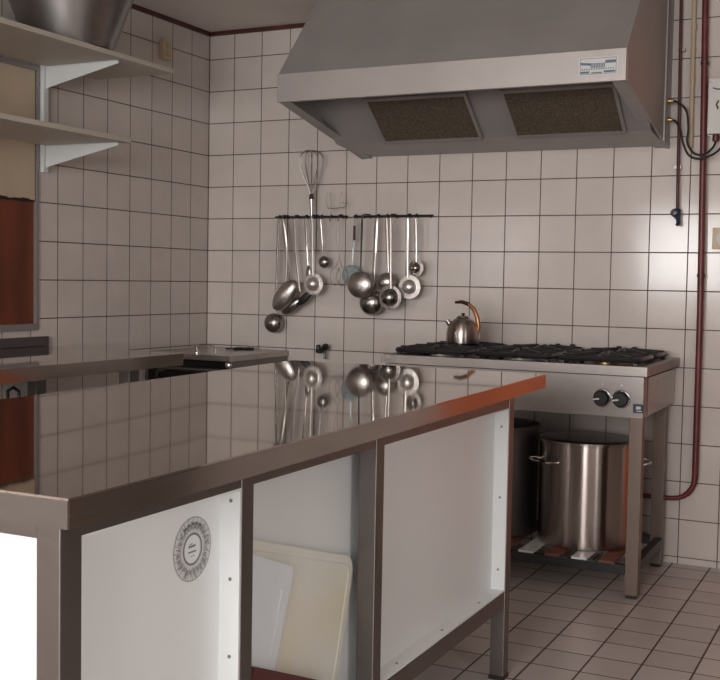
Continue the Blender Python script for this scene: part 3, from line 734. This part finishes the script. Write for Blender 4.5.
# whisk, wires upwards
WK = thing('whisk', 'tall wire balloon whisk standing up above the left rail', 'whisk', (.60, -.066, 1.2), GU)
wz0, wz1, wx0, wx1 = 1.47, 1.674, .599, .597
for k in range(6):
    a = PI * k / 6; m = MB(); pts = []
    prof = [(0, .007), (.12, .010), (.3, .024), (.5, .042), (.68, .054), (.82, .057), (.92, .048), (.98, .028), (1, 0)]
    half = [(u, r) for u, r in prof]
    for sg, seq in ((1, half), (-1, half[-2::-1])):
        for u, r in seq:
            pts.append((wx0 + (wx1 - wx0) * u + sg * r * math.cos(a), -.066 + sg * r * math.sin(a), wz0 + (wz1 - wz0) * u))
    pts = bez(pts, 4)
    m.tube(pts, .0014, 6); m.build('wire_loop', 'wire', WK)
m = MB(); m.tube([(.599, -.066, 1.478), (.6, -.066, 1.455)], [.009, .012], 12); m.build('collar', 'darkred', WK)
m = MB(); m.tube([(.6, -.066, 1.455), (.603, -.066, 1.36), (.609, -.066, 1.22), (.609, -.066, 1.206)], [.0105, .006, .0075, .003], 12); m.build('handle', 'tool', WK)
m = MB(); hook(m, .603, -.068); m.build('hook', 'iron', WK)
# wire fork with four prongs up
WF = thing('wire_masher', 'thin wire masher with four prongs standing above the left rail', 'masher', (.72, -.062, 1.2), GU)
for pts in ([(.679, 1.415), (.672, 1.45), (.677, 1.487)], [(.70, 1.415), (.697, 1.45), (.69, 1.483)], [(.738, 1.418), (.742, 1.45), (.75, 1.486)], [(.762, 1.418), (.776, 1.43), (.775, 1.482)]):
    m = MB(); m.tube([(x, -.062, z) for x, z in pts], .0016, 6); m.build('prong', 'wire', WF)
m = MB(); m.tube([(.679, -.062, 1.415), (.70, -.062, 1.412), (.738, -.062, 1.416), (.762, -.062, 1.418)], .0018, 6); m.tube([(.742, -.062, 1.437), (.776, -.062, 1.437)], .0014, 6)
m.tube([(.70, -.062, 1.412), (.692, -.062, 1.36), (.669, -.062, 1.22)], .0018, 6); m.build('frame', 'wire', WF)
m = MB(); hook(m, .695, -.064); m.build('hook', 'iron', WF)
WT = thing('wire_tongs', 'thin wire tongs with open loops hanging left of the pale blue ladle', 'tongs', (.745, -.064, 1.2), GU)
for s, cx in ((-1, .738), (1, .772)):
    m = MB(); P = [(.748 + s * .004, 1.368), (.748 + s * .010, 1.28), (.758 + s * .002, 1.19)]
    P += [(cx + .026 * math.sin(a), 1.112 + .040 * math.cos(a)) for a in [k * PI / 7 * s * 1.0 for k in range(0, 14)]]
    m.tube([(x, -.086 - (.004 if s > 0 else 0), z) for x, z in P], .0016, 6); m.build('wire_arm', 'wire', WT)
m = MB(); hook(m, .748, -.088); m.build('hook', 'iron', WT)

# ------------------------------------------------------------------ light
def area(name, loc, rot, sx, sy, power, col):
    l = bpy.data.lights.new(name, 'AREA'); l.shape = 'RECTANGLE'; l.size = sx; l.size_y = sy; l.energy = power; l.color = col
    o = bpy.data.objects.new(name, l); COL.objects.link(o); o.location = loc; o.rotation_euler = rot; return o
K = 1.0
area('daylight_rear_small', (1.0, YR - .02, 1.425), (PI / 2, 0, 0), .82, .77, 36 * K, (1, .98, .97))
area('daylight_rear_wide', (2.5, YR - .02, 1.415), (PI / 2, 0, 0), 1.62, 1.25, 128 * K, (1, .98, .97))
area('daylight_right', (XR + .02, -3.66, 1.19), (PI / 2, 0, PI / 2), .20, 1.70, 12 * K, (1, .98, .97))
wd = bpy.data.worlds.new('world'); sc.world = wd; wd.use_nodes = True
wd.node_tree.nodes['Background'].inputs[0].default_value = (.75, .8, .9, 1); wd.node_tree.nodes['Background'].inputs[1].default_value = .8

# ------------------------------------------------------------------ camera
cam = bpy.data.cameras.new('camera'); co = bpy.data.objects.new('camera', cam); COL.objects.link(co)
yaw, pitch, roll = math.radians(-26.254), math.radians(-3.1243), math.radians(1.01)
Fv = Vector((math.sin(yaw) * math.cos(pitch), math.cos(yaw) * math.cos(pitch), math.sin(pitch)))
Rv = Vector((math.cos(yaw), -math.sin(yaw), 0)); Uv = Rv.cross(Fv)
c_, s_ = math.cos(roll), math.sin(roll)
R_ = Rv * c_ + Uv * s_; U_ = -Rv * s_ + Uv * c_
mw = Matrix((R_, U_, -Fv)).transposed().to_4x4(); mw.translation = Vector((3.0109, -4.4372, 1.0987)); co.matrix_world = mw
cam.sensor_fit = 'HORIZONTAL'; cam.sensor_width = 36; cam.lens = 1105.0 / 720 * 36; cam.clip_start = .05
sc.camera = co
sc.view_settings.view_transform = 'Standard'; sc.view_settings.look = 'None'; sc.view_settings.gamma = 1; sc.view_settings.use_curve_mapping = False
sc.view_settings.exposure = -0.02
sc.cycles.max_bounces = 10; sc.cycles.diffuse_bounces = 5; sc.cycles.glossy_bounces = 5; sc.cycles.use_denoising = True
